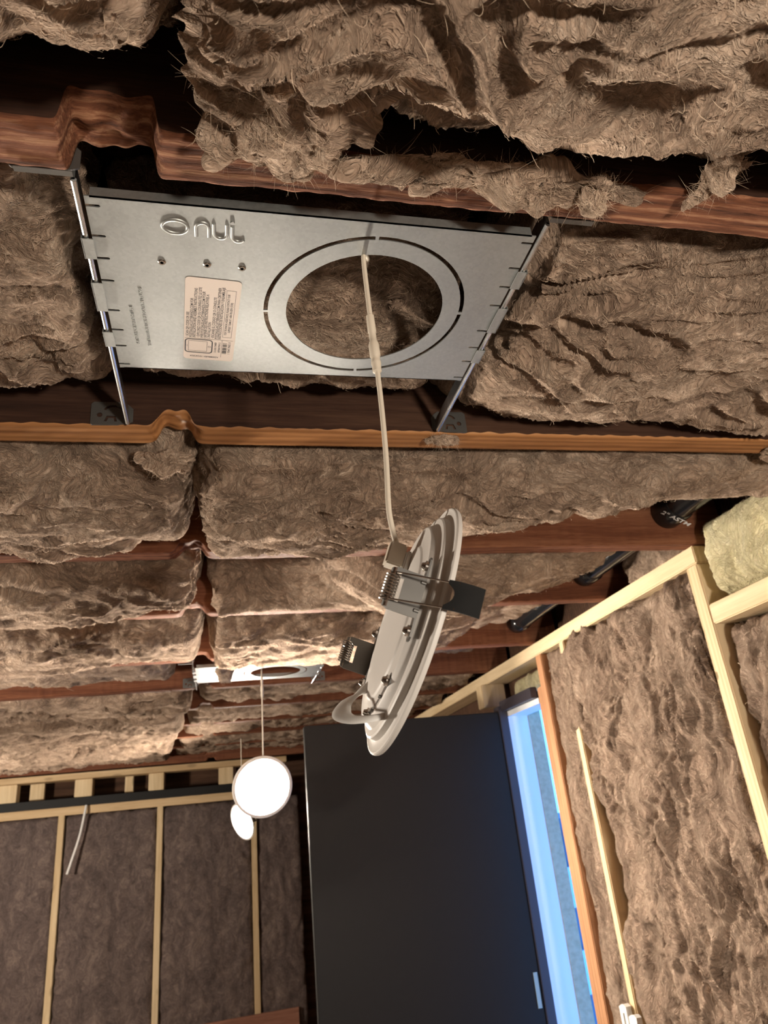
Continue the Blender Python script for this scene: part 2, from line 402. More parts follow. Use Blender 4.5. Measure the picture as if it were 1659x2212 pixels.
def batt(label, s0, s1, w0, w1, T, dfn, res, seed, mapf, mat=None, amp=1., fib=800, clamp=True, name='insulation_batt', group=None, e=5., endr=.03, cat='insulation', fw=.00014, rip=1.):
    """soft batt: s length, w width, o outward (o=0 is flush with the framing)"""
    mat = mat or M_ins
    ns = max(24, int((s1 - s0) / res)); nw = max(24, int((w1 - w0 + .12) / res))
    cx, cy = sect(nw, e); s = np.linspace(s0, s1, ns)
    SS, CX = np.meshgrid(s, cx, indexing='ij'); CY = np.broadcast_to(cy, SS.shape)
    Wd = (w0 + w1) / 2 + (w1 - w0) / 2 * CX
    dist = np.minimum(SS - s0, s1 - SS); ef = np.sqrt(np.clip(1 - (1 - np.clip(dist / endr, 0, 1)) ** 2, 0, 1)) * .75 + .25
    O = -T + (T + dfn(SS, Wd)) * CY * ef
    B = np.stack([SS, Wd, O], -1)
    g0 = np.gradient(B, axis=0); g1 = np.gradient(B, axis=1); nr = np.cross(g0, g1); nr /= np.linalg.norm(nr, axis=-1)[..., None] + 1e-12
    nr *= np.sign(nr[ns // 2, nw // 2, 2] + 1e-9)
    p = B.reshape(-1, 3) + seed * 3.77; 
    w1_ = vnoise(p * 7); q = p + .035 * w1_; q2 = q + .014 * vnoise(q * 24)
    sa_ = np.array([.55, 1., 1.])
    lump = fbm(q * 5.0 * sa_, 2) * .017
    b1 = np.abs(perlin(q * 9 * sa_)); b2 = np.abs(perlin(q2 * np.array([12, 24, 24]) + 5)); b3 = np.abs(perlin(q2 * np.array([30, 70, 70]) + 9))
    bil = .022 * (np.minimum(b1 * 2.2, .6) - .4) + .0065 * (np.minimum(b2 * 2., .7) - .35) + .0022 * (b3 - .25)
    tn = fbm(q * np.array([3.5, 11., 11.]) + 3, 2) * 3.0; fr = tn - np.floor(tn); mask = np.clip(perlin(p * 6 + 40) * 3 + .4, 0, 1)
    ter = .011 * rip * (np.where(fr < .66, (fr / .66) ** 3, (1 - fr) / .34) - .2) * mask
    an = perlin(p * 4 + 60) * 1.1; ca, sa = np.cos(an), np.sin(an)
    al = q2[:, 0] * ca + q2[:, 1] * sa; ac = -q2[:, 0] * sa + q2[:, 1] * ca
    st = perlin(np.stack([al * 18, ac * 95, q2[:, 2] * 95], 1)); st2 = perlin(np.stack([al * 50, ac * 260, q2[:, 2] * 260], 1))
    ridge = np.clip(1 - np.abs(st) * 5, 0, 1) ** 2
    fi = .0012 * st + .0016 * ridge + (.0009 * st2 + .0004 * perlin(p * 420) if res < .004 else .0006 * st2)
    D = (amp * (lump + bil + ter) + fi).reshape(ns, nw)
    P = B + nr * D[..., None] + (.0035 * amp * vnoise(p * 26)).reshape(ns, nw, 3)
    if clamp:
        up = P[..., 2] < .0015
        room = np.maximum(P[..., 2] - .0015, 0) * 1.6; P[..., 1] = np.clip(P[..., 1], w0 - room, w1 + room)
    n = ns * nw; I = np.arange(n).reshape(ns, nw)
    F = [np.stack([I[:-1, :-1], I[1:, :-1], I[1:, 1:], I[:-1, 1:]], -1).reshape(-1, 4), np.stack([I[:-1, -1], I[1:, -1], I[1:, 0], I[:-1, 0]], -1), I[0], I[-1][::-1]]
    Wp = mapf(P.reshape(-1, 3)); c = Wp.mean(0)
    me = mesh_np(name, Wp - c, F)
    o = link(name, me, mat, None, c, smooth=True); tag(o, label, cat, group)
    # loose fibres standing off the surface
    if fib:
        lr = np.random.default_rng(seed * 91 + 5)
        pk = lr.integers(2, ns - 2, fib), lr.integers(3, nw - 3, fib)
        base = P[pk]; tx = P[pk[0] + 1, pk[1]] - P[pk[0] - 1, pk[1]]; ty = P[pk[0], pk[1] + 1] - P[pk[0], pk[1] - 1]
        tx /= np.linalg.norm(tx, axis=1)[:, None] + 1e-9; ty /= np.linalg.norm(ty, axis=1)[:, None] + 1e-9; nn = nr[pk]
        ang = (an.reshape(ns, nw)[pk] + lr.normal(0, .6, fib)); L = lr.uniform(.005, .018, fib) * (1 + .5 * (res > .004)); curl = lr.normal(0, 2.2, fib)
        segs = 6; pts = [base + nn * .0004]; cur = base.copy()
        for k in range(segs):
            aa = ang + curl * k / segs
            d = np.cos(aa)[:, None] * tx + np.sin(aa)[:, None] * ty
            cur = cur + d * (L / segs)[:, None]
            lift = np.sin(np.pi * (k + 1) / segs) * L * .09 + lr.normal(0, .0003, fib)
            pts.append(cur + nn * (lift + .0006)[:, None])
        pts = np.stack(pts, 1); dirs = np.gradient(pts, axis=1); side = np.cross(dirs, nn[:, None, :] + lr.normal(0, .4, (fib, 1, 3))); side /= np.linalg.norm(side, axis=-1)[..., None] + 1e-9
        wt = fw * np.array([.5, 1, 1, 1, 1, .8, .3])[None, :, None] * lr.uniform(.6, 1.5, (fib, 1, 1))
        A = pts + side * wt; Bq = pts - side * wt; Vf = np.stack([A, Bq], 2).reshape(-1, 3)
        k = np.arange(fib)[:, None] * (2 * (segs + 1)) + np.arange(segs)[None] * 2; k = k.ravel()
        Ff = [np.stack([k, k + 2, k + 3, k + 1], 1)]
        mf = mesh_np('loose_fibres', mapf(Vf) - c, Ff)
        link('loose_fibres', mf, M_fib, o, (0, 0, 0), smooth=True, kind='stuff')
    return o
def ceil_map(P): return np.stack([P[:, 0], P[:, 1], ZJ - P[:, 2]], 1)
def right_map(P): return np.stack([.952 - P[:, 2], P[:, 1], P[:, 0]], 1)
YWF = 5.40
def far_map(P): return np.stack([P[:, 1], YWF - P[:, 2], P[:, 0]], 1)
def sm(x, a, b): t = np.clip((x - a) / (b - a), 0, 1); return t * t * (3 - 2 * t)
bay = [(-.02, .362)] + [(YJ[i] + TJ + .004, YJ[i + 1] - .004) for i in range(len(YJ) - 1)] + [(YJ[-1] + TJ + .004, YF - .25)]
T = .15
CB = 'ceiling insulation batts'
# bay 0, over the camera
batt('brown mineral wool batt at top left corner, above the notched joist', -.72, -.028, .06, .345, T, lambda s, w: .058 + 0 * s, .0021, 1, ceil_map, amp=1.25, fib=2600, e=3.2, group=CB)
batt('large sagging brown wool batt along the top right, hanging before the nearest joist', -.012, .90, .03, .352, T, lambda s, w: .050 - .004 * sm(s, .2, .5) + 0 * w, .0021, 2, ceil_map, amp=1.35, fib=3600, e=3.2, group=CB)
# bay 1
batt('brown wool batt to the left of the near metal pan', -.95, -.118, *bay[1], T, lambda s, w: -.012 - .03 * sm(w, .66, .77) + 0 * s, .0026, 3, ceil_map, amp=1.2, fib=2200, e=3.5, group=CB)
batt('dark brown wool batt seen through the round hole of the near metal pan', -.095, .262, .50, bay[1][1] - .03, T - .02, lambda s, w: -.045 + .03 * sm(w, .63, .72) - .03 * sm(w, .69, .76) * 1, .0024, 4, ceil_map, amp=.8, fib=1500, e=3.5, group=CB)
batt('bright brown wool batt to the right of the near metal pan', .285, 1.0, *bay[1], T, lambda s, w: .004 + .012 * sm(s, .3, .6) + 0 * w, .0024, 5, ceil_map, amp=1.05, fib=3400, e=4., group=CB)
# bay 2
batt('wide brown wool batt left of the seam, behind the orange joist', -1.45, -.040, *bay[2], T, lambda s, w: .052 - .06 * sm(s, -.32, -.04) * sm(w, .98, 1.16), .003, 6, ceil_map, amp=1., fib=2600, e=2.9, group=CB)
batt('wide brown wool batt right of the seam, behind the orange joist', -.022, .93, *bay[2], T, lambda s, w: .050 - .055 * sm(s, .30, .62) * sm(w, .92, 1.12) - .16 * sm(s, .46, .84) * sm(w, .84, 1.10), .003, 7, ceil_map, amp=.95, fib=2600, e=2.9, group=CB)
# bay 3
batt('brown wool batt left of the seam, behind the third joist', -1.75, -.042, *bay[3], T, lambda s, w: .058 - .065 * sm(s, -.38, -.05) * sm(w, 1.35, 1.56), .0042, 8, ceil_map, amp=.85, fib=1800, e=2.9, group=CB)
batt('brown wool batt with a torn dark corner right of the seam, behind the third joist', -.022, .86, *bay[3], T, lambda s, w: .052 - .20 * (1 - sm(s, .05, .36)) * (1 - sm(w, 1.40, 1.53)) - .07 * sm(s, .5, .85), .0042, 9, ceil_map, amp=.85, fib=1800, e=2.9, group=CB)
# bay 4
batt('brown wool batt left of the seam, behind the fourth joist', -1.95, -.044, *bay[4], T, lambda s, w: .056 - .06 * sm(s, -.45, -.05) * sm(w, 1.75, 2.0), .005, 10, ceil_map, amp=.85, fib=1300, e=2.9, group=CB)
batt('brown wool batt right of the seam, just before the far metal pan', -.022, .86, *bay[4], T, lambda s, w: .056 - .09 * sm(s, .45, .8), .005, 11, ceil_map, amp=.8, fib=1300, e=2.9, group=CB)
# bay 5 on
batt('brown wool batt to the left of the far metal pan', -2.1, -.14, *bay[5], T, lambda s, w: -.008 - .022 * sm(w, 2.25, 2.42) + .02 * sm(-s, .5, 1.2), .0065, 12, ceil_map, amp=.9, fib=900, group=CB)
batt('small lump of brown wool hanging over the left of the far metal pan', -.012, .045, 2.16, 2.40, .03, lambda s, w: .012 + 0 * s, .005, 13, ceil_map, amp=.5, fib=200, clamp=False, e=3., endr=.02, name='insulation_tuft')
lab2 = ['sixth', 'seventh', 'eighth', 'ninth', 'tenth', 'eleventh']
for k in range(6, 11):
    sg = .02 + .012 * (k % 2)
    batt(f'ragged brown wool batt far left behind the {ORD[k-1]} joist', -2.9, -.10 - .05 * (k - 6) ** .9, *bay[k], T, lambda s, w, sg=sg: sg + 0 * s, .009, 20 + k, ceil_map, amp=1.1, fib=500, group=CB, rip=1.6)
    batt(f'dim brown wool batt far right behind the {ORD[k-1]} joist', -.07 - .05 * (k - 6) ** .9, .95, *bay[k], T, lambda s, w, sg=sg: sg - .035 + 0 * s, .011, 40 + k, ceil_map, amp=1., fib=300, group=CB, rip=1.6)
batt('dim brown wool batt right of the far metal pan', .34, .9, *bay[5], T, lambda s, w: -.06 + 0 * s, .009, 60, ceil_map, amp=.8, fib=300, group=CB)

# tufts and flaps draped on the joists
def tuft(label, ctr, rad, seed, rot=0., amp=1., fib=500, n=90):
    u = np.linspace(0, 2 * np.pi, n * 2, endpoint=False); v = np.linspace(.02, np.pi - .02, n)
    U, Vv = np.meshgrid(u, v, indexing='ij'); d = np.stack([np.cos(U) * np.sin(Vv), np.sin(U) * np.sin(Vv), np.cos(Vv)], -1).reshape(-1, 3)
    b = d * np.array(rad); b = b * (1 + .55 * amp * perlin(d * np.array([1.7, 1.7, .6]) + seed * 1.37) + .25 * amp * perlin(d * np.array([4., 4., 1.]) + seed))[:, None] * np.array([1, 1, .8]) + np.array([0, 0, .2]) * b; p = b + seed * 2.31; rm = np.mean(rad)
    q = p + .02 * vnoise(p * 16)
    D = amp * (.45 * rm * fbm(q * .55 / rm, 2) + .009 * (np.minimum(np.abs(perlin(q * 26)) * 2, .7) - .35) + .0025 * (np.abs(perlin(q * 62)) - .2)) + .0016 * perlin(q * np.array([40, 200, 200])) + .0007 * perlin(p * 300)
    dn = d / np.array(rad); dn /= np.linalg.norm(dn, axis=1)[:, None]
    P = b + dn * D[:, None] + .004 * vnoise(p * 50)
    c, s = math.cos(rot), math.sin(rot); R = np.array([[c, -s, 0], [s, c, 0], [0, 0, 1]]); P = P @ R.T; dn = dn @ R.T
    P[:, 2] = np.minimum(P[:, 2], .02 + (ZJ - ctr[2]) - .0215)     # stays under the joist
    m_, k_ = n * 2, n; I = np.arange(m_ * k_).reshape(m_, k_); J = np.roll(I, -1, 0)
    F = [np.stack([I[:, :-1], I[:, 1:], J[:, 1:], J[:, :-1]], -1).reshape(-1, 4), I[:, 0], I[::-1, -1]]
    me = mesh_np('insulation_tuft', P, F); o = link('insulation_tuft', me, M_ins, None, ctr, smooth=True); tag(o, label, 'insulation', 'loose insulation tufts')
    lr = np.random.default_rng(seed); ii = lr.integers(0, len(P), fib); base = P[ii]; nn = dn[ii]
    dv = lr.normal(size=(fib, 3)) + nn * .1; dv -= .85 * nn * (dv * nn).sum(1)[:, None]; dv /= np.linalg.norm(dv, axis=1)[:, None]; L = lr.uniform(.003, .008, fib)
    cv = lr.normal(0, .9, (fib, 3)); pts = np.stack([base + dv * (L * t)[:, None] + cv * (L * t * t)[:, None] for t in np.linspace(-.1, 1, 5)], 1)
    side = np.cross(dv, nn); side /= np.linalg.norm(side, axis=1)[:, None] + 1e-9; w = .00011 * np.array([1, 1, 1, .7, .3])[None, :, None]
    Vf = np.stack([pts + side[:, None] * w, pts - side[:, None] * w], 2).reshape(-1, 3); k = (np.arange(fib)[:, None] * 10 + np.arange(4)[None] * 2).ravel()
    link('loose_fibres', mesh_np('loose_fibres', Vf, [np.stack([k, k + 2, k + 3, k + 1], 1)]), M_fib, o, (0, 0, 0), True, 'stuff')
    return o
tuft('pointed flap of brown wool draped over the nearest joist left of its middle', (.040, .340, ZJ - .012), (.056, .044, .012), 3, .35, 1.1, 1600, 130)
tuft('long thin roll of brown wool lying along the nearest joist', (.215, .368, ZJ - .011), (.105, .020, .010), 4, .05, 1.1, 1300, 120)
tuft('round ball of wool fluff at the right end of the long roll', (.297, .372, ZJ - .012), (.013, .011, .012), 5, 0, .7, 700, 70)
tuft('small torn scrap of wool hanging beside the nearest joist at right', (.400, .350, ZJ - .007), (.013, .026, .006), 6, .5, .9, 500, 70)
tuft('pale tuft of wool hanging under the notch of the orange joist', (-.065, .835, ZJ - .014), (.030, .016, .014), 7, .1, 1., 600, 70)
tuft('grey fluff crossing the orange joist toward the right', (.845, .80, ZJ - .006), (.045, .034, .007), 8, .2, .9, 600, 70)
tuft('wisp of fluff stuck to the orange joist right of the pan bar', (.29, .79, ZJ - .003), (.022, .012, .0035), 9, .2, .6, 500, 60)

# right wall batts
RB = 'right wall insulation batts'
XI = .952
batt('big brown wool batt filling the right wall bay between pale studs', .0, ZC + .424, 1.248, 1.846, .066, lambda s, w: -.002 + .006 * sm(w, 1.4, 1.5) + 0 * s, .0034, 71, right_map, mat=M_ins_wall, amp=1.3, fib=7000, e=6., group=RB, fw=.00022)
batt('narrow brown wool batt between thin pale stud and reddish stud', .0, ZC + .424, 1.868, 2.004, .066, lambda s, w: -.006 + 0 * s, .0036, 72, right_map, mat=M_ins_wall, amp=.7, fib=1500, e=5., group=RB, fw=.00022)
batt('brown wool scrap hiding the top of the thin right wall stud', ZC + .17, ZC + .40, 1.822, 1.898, .02, lambda s, w: .006 + 0 * s, .0034, 77, right_map, mat=M_ins_wall, amp=.45, fib=500, e=3., name='insulation_tuft', clamp=False)
batt('brown wool batt below the short block at the right edge', .0, ZC + .288, .62, 1.20, .066, lambda s, w: -.012 + 0 * s, .0036, 73, right_map, mat=M_ins_wall, amp=.8, fib=1800, e=6., group=RB, fw=.00022)
batt('yellow green stone wool batt stuffed above the short block', .56, 1.19, 0, .155, .085, lambda s, w: -.004 + .012 * sm(w, .03, .1) + 0 * s, .0030, 74, lambda P: np.stack([.956 - P[:, 2], P[:, 0], ZC + .342 + P[:, 1]], 1), mat=M_rock, amp=.55, fib=1200, e=5., name='stone_wool_batt', clamp=False)
batt('brown wool scrap poking over the right wall plate under the pipe', 1.27, 1.52, 0, .09, .03, lambda s, w: .004 + 0 * s, .0034, 75, lambda P: np.stack([.985 - P[:, 2], P[:, 0], ZC + .455 + P[:, 1]], 1), amp=.7, fib=500, e=3., name='insulation_tuft', clamp=False)
batt('greenish stone wool piece above the black door head', 2.09, 2.40, 0, .062, .06, lambda s, w: -.012 + 0 * s, .004, 76, lambda P: np.stack([1.0 - P[:, 2], P[:, 0], ZC + .345 + P[:, 1]], 1), mat=M_rock, amp=.4, fib=200, e=4., name='stone_wool_batt', clamp=False)

# ------------------------------------------------------------------ right wall framing
def lumber(name, a, b, mat, label, cat, group=None, bev=.0025):
    m = MB(); m.box(a, b, bev); o = m.build(name, mat); autosmooth(o, 25); tag(o, label, cat, group); return o
SD = .089
lumber('top_plate', (XI, 1.205, ZC + .421), (XI + SD, 5.4, ZC + .459), M_pine_y, 'pale pine top plate running along the right wall under the joists', 'plate')
lumber('wall_stud', (XI, 1.207, 0), (XI + SD, 1.244, ZC + .420), M_pine_z, 'bright pale pine stud at the right edge beside the short block', 'stud', 'right wall studs')
lumber('wall_stud', (XI - .001, 1.843, 0), (XI + SD, 1.871, ZC + .420), M_pine_z, 'thin pale stud half buried in brown wool on the right wall', 'stud', 'right wall studs')
lumber('wall_stud', (XI, 2.006, 0), (XI + SD, 2.044, ZC + .420), M_redpine, 'reddish pine stud next to the narrow wool batt', 'stud', 'right wall studs')
lumber('trimmer_stud', (XI + .004, 2.0445, 0), (XI + SD, DO0 - .004, ZC + .33), M_redpine, 'reddish trimmer stud bordering the blue doorway', 'stud', 'right wall studs')
lumber('blocking', (XI, .60, ZC + .292), (XI + SD, 1.206, ZC + .332), M_pine_y, 'short pale pine block below the yellow stone wool', 'block')
lumber('cripple_block', (XI - .02, 2.50, ZC + .34), (XI + .07, 2.56, ZC + .421), M_pine_z, 'small pinkish block under the far end of the right wall plate', 'block')

# doorway: door, jamb, outer return
d = bpy.data.objects.new('door_1', None); C.objects.link(d); d.location = (.93, 2.375, 0); d['kind'] = 'structure'
m = MB(); m.box((.262, 2.352, .03), (.925, 2.392, ZC + .302), .003); autosmooth(m.build('door_slab', M_black, d), 25)
for z0, z1 in ((ZC - .72, ZC - .62), (ZC - .545, ZC - .455)):
    m = MB(); m.box((.905, 2.3495, z0), (.9175, 2.3525, z1)); 
    h = m.build('door_hinge', plain('dull_hinge', (.35, .40, .36), .5, .6) if 'dull_hinge' not in bpy.data.materials else bpy.data.materials['dull_hinge'], d)
m = MB(); m.box((.926, 2.348, 0), (.956, 2.40, ZC + .32), .002); m.box((.956, DO0, ZC + .302), (XR - .02, 2.40, ZC + .322), .002)
m.box((.935, DO0, ZC + .302), (.957, 2.36, ZC + .335), .002)
m.build('trim_1', M_jamb, kind='structure')
m = MB(); m.box((.957, 2.352, 0), (1.028, 2.40, ZC + .301)); m.box((.957, DO0, ZC + .284), (1.028, 2.352, ZC + .301)); m.build('trim_2', M_stucco_o, kind='structure')
m = MB(); m.box((1.029, 2.350, 0), (1.074, 2.40, ZC + .301)); m.build('trim_3', M_stucco, kind='structure')
# neighbour outside
nb = empty('neighbour_house', (3.4, 6.5, 0), 'dark blue house seen as a sliver through the open doorway', 'house')
m = MB(); m.box((2.6, 6.2, 0), (7, 9, 1.55)); m.build('house_wall', M_house, nb)
for z in (.35, .95):
    m = MB(); m.box((2.7, 6.17, z), (4.6, 6.2, z + .3)); m.build('window', M_glass, nb)
m = MB(); m.box((2.4, 6.0, 1.55), (7.2, 9.2, 1.63)); m.build('roof', M_house, nb)

# pipes along the right wall
def pipe(y0, y1, label, printed=False):
    e = empty('drain_pipe', (.902, y0, ZC + .525), label, 'pipe', 'black drain pipe pieces')
    m = MB(); m.tube([(.902, y0, ZC + .527), (.902, y1, ZC + .523)], .029, 32); autosmooth(m.build('pipe', M_abs, e), 40)
    m = MB(); m.tube([(.902, y1 - .055, ZC + .5235), (.902, y1 - .05, ZC + .5235), (.902, y1 - .006, ZC + .5235), (.902, y1 - .002, ZC + .5235)], [.0295, .0325, .0325, .0315], 32); autosmooth(m.build('coupling', M_abs, e), 40)
    return e
pp = pipe(.83, 1.194, 'black plastic drain pipe over the yellow stone wool, ending at the third joist')
pipe(1.24, 1.571, 'black plastic drain pipe between the third and fourth joists')
pipe(1.616, 2.03, 'black plastic drain pipe piece behind the fourth joist')
def text_mesh(txt, size, o, ux, uy, h=.0002, spacing=1., extr=None, align='LEFT', sx=1.):
    cu = bpy.data.curves.new('text', 'FONT'); cu.body = txt; cu.size = size; cu.space_character = spacing; cu.align_x = align; cu.resolution_u = 3; cu.offset = size * .016
    if extr: cu.extrude = extr[0]; cu.bevel_depth = extr[1]; cu.bevel_resolution = 1
    ob = bpy.data.objects.new('text', cu); C.objects.link(ob)
    dg = bpy.context.evaluated_depsgraph_get(); me = bpy.data.meshes.new_from_object(ob.evaluated_get(dg))
    bpy.data.objects.remove(ob); bpy.data.curves.remove(cu)
    ux = Vector(ux).normalized() * sx; uy = Vector(uy).normalized(); uz = ux.cross(uy).normalized(); o = Vector(o)
    for v in me.vertices:
        c = v.co.copy(); v.co = o + ux * c.x + uy * c.y + uz * (c.z + h)
    return me
def join_meshes(mes, name):
    m = MB()
    for me in mes:
        m.add([v.co[:] for v in me.vertices], polys=[list(p.vertices) for p in me.polygons])
    V = np.concatenate(m.V); me = mesh_np(name, V, m.poly); return me
def put_text(mes, name, mat, parent):
    me = join_meshes(mes, name); me.transform(Matrix.Translation(-Vector(parent.location))); return link(name, me, mat, parent, (0, 0, 0))
a = math.radians(-118)
ring = Vector((math.cos(a), 0, math.sin(a)))
tx_ = Vector((math.sin(-a), 0, math.cos(a)))
tg = Vector((-math.sin(a), 0, math.cos(a)))
put_text([text_mesh('2" ASTM', .017, Vector((.902, 1.150, ZC + .5235)) + ring * .0328 - tg * .03, tg, (0, -1, 0), .0005)], 'pipe_lettering', M_print, pp)
print('BLOCK1 done')

# ------------------------------------------------------------------ metal mounting pan
PX0, PX1, PY0, PY1, PZ = -.100, .275, .432, .655, ZJ - .0005
HC = np.array([.141, .546])
def circ(c, r, n=96, a0=0., a1=2 * np.pi): return [(c[0] + r * math.cos(a0 + (a1 - a0) * k / n), c[1] + r * math.sin(a0 + (a1 - a0) * k / n)) for k in range(n)]
def arc_slot(c, r0, r1, a0, a1, n=40):
    A = [(c[0] + r1 * math.cos(a0 + (a1 - a0) * k / n), c[1] + r1 * math.sin(a0 + (a1 - a0) * k / n)) for k in range(n + 1)]
    B = [(c[0] + r0 * math.cos(a1 + (a0 - a1) * k / n), c[1] + r0 * math.sin(a1 + (a0 - a1) * k / n)) for k in range(n + 1)]
    # key-shaped ends next to the bridges
    return A + B
def edge_notches(x, d, ys, depth=.010, w=.0026):
    out = []
    for y in ys: out += [(x, y - w / 2), (x + d * depth, y - w / 2), (x + d * (depth + .001), y), (x + d * depth, y + w / 2), (x, y + w / 2)]
    return out
YN = [.441, .4724, .4975, .5245, .5643, .5927, .6177, .6484]
def make_pan(loc, label, detail=True):
    """loc = offset of the whole pan from the near one"""
    root = empty('mounting_pan', (.0875 + loc[0], .543 + loc[1], ZJ), label, 'mounting pan', 'sheet metal mounting pans')
    off = np.array([loc[0], loc[1], 0])
    m = MB()
    outer = [(PX0, PY0), (PX1, PY0)] + edge_notches(PX1, -1, YN) + [(PX1, PY1), (PX0, PY1)] + edge_notches(PX0, 1, YN[::-1])
    # the reversed list needs reversed point order inside each notch
    L = []
    for y in YN[::-1]: L += edge_notches(PX0, 1, [y])[::-1]
    outer = [(PX0, PY0), (PX1, PY0)] + edge_notches(PX1, -1, YN) + [(PX1, PY1), (PX0, PY1)] + L
    holes = [circ(HC, .077)]
    for k in range(4):
        a0 = math.radians(4 + 90 * k - 8); holes.append(arc_slot(HC, .0945, .0985, a0 + .016, a0 + math.pi / 2 - .016))
    m.slab([outer] + holes, (0, 0, .0011), np.array([0, 0, PZ]) + off, (1, 0, 0), (0, 1, 0))
    m.box(np.array([PX0 + .004, PY0, PZ]) + off, np.array([PX1 - .004, PY0 + .001, PZ + .010]) + off)
    m.box(np.array([PX0 + .004, PY1 - .001, PZ]) + off, np.array([PX1 - .004, PY1, PZ + .018]) + off)
    m.build('pan_plate', M_galv, root)
    # small key slots at the bridges
    for side, x, dx in ((0, PX0, -1), (1, PX1, 1)):
        b = MB(); xx = x + dx * .004
        yb0, yb1 = .418, .772
        V = []
        pr = [(yb0, PZ + .018), (yb0, PZ + .001), (yb1 - .03, PZ + .001), (yb1, PZ + .004), (yb1, PZ + .018)]
        b.slab([pr], (.003 * dx, 0, 0), np.array([xx, 0, 0]) + off, (0, 1, 0), (0, 0, 1))
        b.tube([np.array([xx + .0008 * dx, yb0, PZ + .0005]) + off, np.array([xx + .0008 * dx, yb1 - .004, PZ + .0005]) + off], .0024, 10)
        bo = b.build('hanger_bar', M_bar, root); autosmooth(bo)
        # clasp tabs wrapped round the bar between the notches
        t = MB()
        for y0, y1 in ((.4735, .4965), (.5255, .5633), (.5937, .6167)):
            t.box(np.array([min(x - .001 * dx, x + .0085 * dx), y0, PZ - .0030]) + off, np.array([max(x - .001 * dx, x + .0085 * dx), y1, PZ - .0021]) + off, .0003)
            t.box(np.array([min(x + .0078 * dx, x + .0087 * dx), y0, PZ - .0030]) + off, np.array([max(x + .0078 * dx, x + .0087 * dx), y1, PZ + .012]) + off)
        t.build('bar_clasp', M_galv, root)
        # nailing brackets on both joists
        for yj, sgn in ((YJ[0] + TJ + loc[1] * 0 if loc[1] == 0 else YJ[4] + TJ, 1), (YJ[1] if loc[1] == 0 else YJ[5], -1)):
            k = MB(); u = np.array([dx, 0, 0.]); o = np.array([xx + off[0], yj + sgn * .0006, ZJ + .002])
            out_ = [(-.004, .004), (.004, .001), (.012, .000), (.012, -.0005), (.042, -.001), (.044, .001), (.044, .028), (.041, .031), (.006, .031), (.0, .026), (-.004, .022)]
            arc = [(.018 + .012 * math.cos(t), .019 + .008 * math.sin(t)) for t in np.linspace(.15, math.pi - .15, 10)] + [(.018 + .009 * math.cos(t), .019 + .005 * math.sin(t)) for t in np.linspace(math.pi - .15, .15, 10)]
            hol = circ((.034, .013), .0032, 14); nt_ = [(.014, .004), (.017, .004), (.018, .009), (.024, .009), (.026, .004), (.029, .004), (.026, .012), (.016, .012)]
            k.slab([out_, arc, hol, nt_], (0, sgn * .0012, 0), o, u, (0, 0, 1))
            k.tube([o + u * .012 + np.array([0, sgn * .001, .027]), o + u * .012 + np.array([0, sgn * .003, .027])], .0035, 14)
            if sgn > 0: k.box(o + np.array([0 if dx > 0 else -.04, -.004, -.0045]), o + np.array([.04 if dx > 0 else 0, .0008, -.0037]))
            k.build('nailing_bracket', M_steel, root)
    if not detail: return root
    # embossed letters, mirrored as on the sheet
    def stroke(P, r=.0016): e_.tube([(p[0], p[1], PZ + .0007) for p in P], r, 8)
    e_ = MB()
    x0 = -.0452; yb, yt = .4640, .4475      # far (bottom in view) and near (top in view)
    c = (x0 + .0115, .4555); e_.tube([(c[0] + .0100 * math.cos(t), c[1] + .0072 * math.sin(t), PZ + .0007) for t in np.linspace(0, 2 * np.pi, 40)], .0019, 8)
    ax = x0 + .0280; stroke([(ax, .4640, 0), (ax, .4545, 0)] + [(ax + .0052 - .0052 * math.cos(t), .4545 - .0055 * math.sin(t), 0) for t in np.linspace(.2, np.pi, 12)] + [(ax + .0104, .4640, 0)], .0019)
    ax = x0 + .0424; stroke([(ax, .4490, 0), (ax, .4590, 0)] + [(ax + .0052 - .0052 * math.cos(t), .4590 + .0055 * math.sin(t), 0) for t in np.linspace(.2, np.pi, 12)] + [(ax + .0104, .4490, 0)], .0019)
    ax = x0 + .0572; stroke([(ax, .4505, 0), (ax, .4615, 0)] + [(ax + .005 - .005 * math.cos(t), .4615 + .005 * math.sin(t), 0) for t in np.linspace(.3, 2.6, 10)] , .0019)
    e_.tube([(ax, .4462, PZ + .001), (ax, .4462, PZ - .0012)], .0018, 12)
    lt = e_.build('raised_lettering', M_galv, root); autosmooth(lt, 60)
    # faint stamped rows at the left
    s = [text_mesh('WET LISTED FOR DAMP LOCATION CEILING', .0042, (-.0655, .6155, PZ), (-.02, -1, 0), (-1, 0, 0), .0001, extr=(.0003, .0001)),
         text_mesh('SUITABLE FOR AIR-TIGHT USE', .0042, (-.0765, .6135, PZ), (-.02, -1, 0), (-1, 0, 0), .0001, extr=(.0003, .0001))]
    put_text(s, 'stamped_text', M_galv, root)
    for x, y in ((-.047, .497), (-.009, .4965), (.021, .4975)):
        q = MB(); q.lathe([(.0015, -.0009), (.0026, -.0009), (.0034, -.0002), (.0034, .0006)], 20, Matrix.Translation((x, y, PZ))); q.lathe([(.0001, -.0004), (.0015, -.0004), (.0015, -.0009)], 16, Matrix.Translation((x, y, PZ)))
        autosmooth(q.build('screw_boss', M_spring, root))
    # paper label
    o = np.array([-.0352, .6335, PZ]); tx = np.array([.0068, -.1185, 0]); tx /= np.linalg.norm(tx); ty = np.array([-tx[1] * -1, tx[0] * -1, 0]); ty = np.array([tx[1], -tx[0], 0])
    Lw, Lh = .1215, .0500     # along tx, and across; up for the reader = -image right
    rr = .004; pts = []
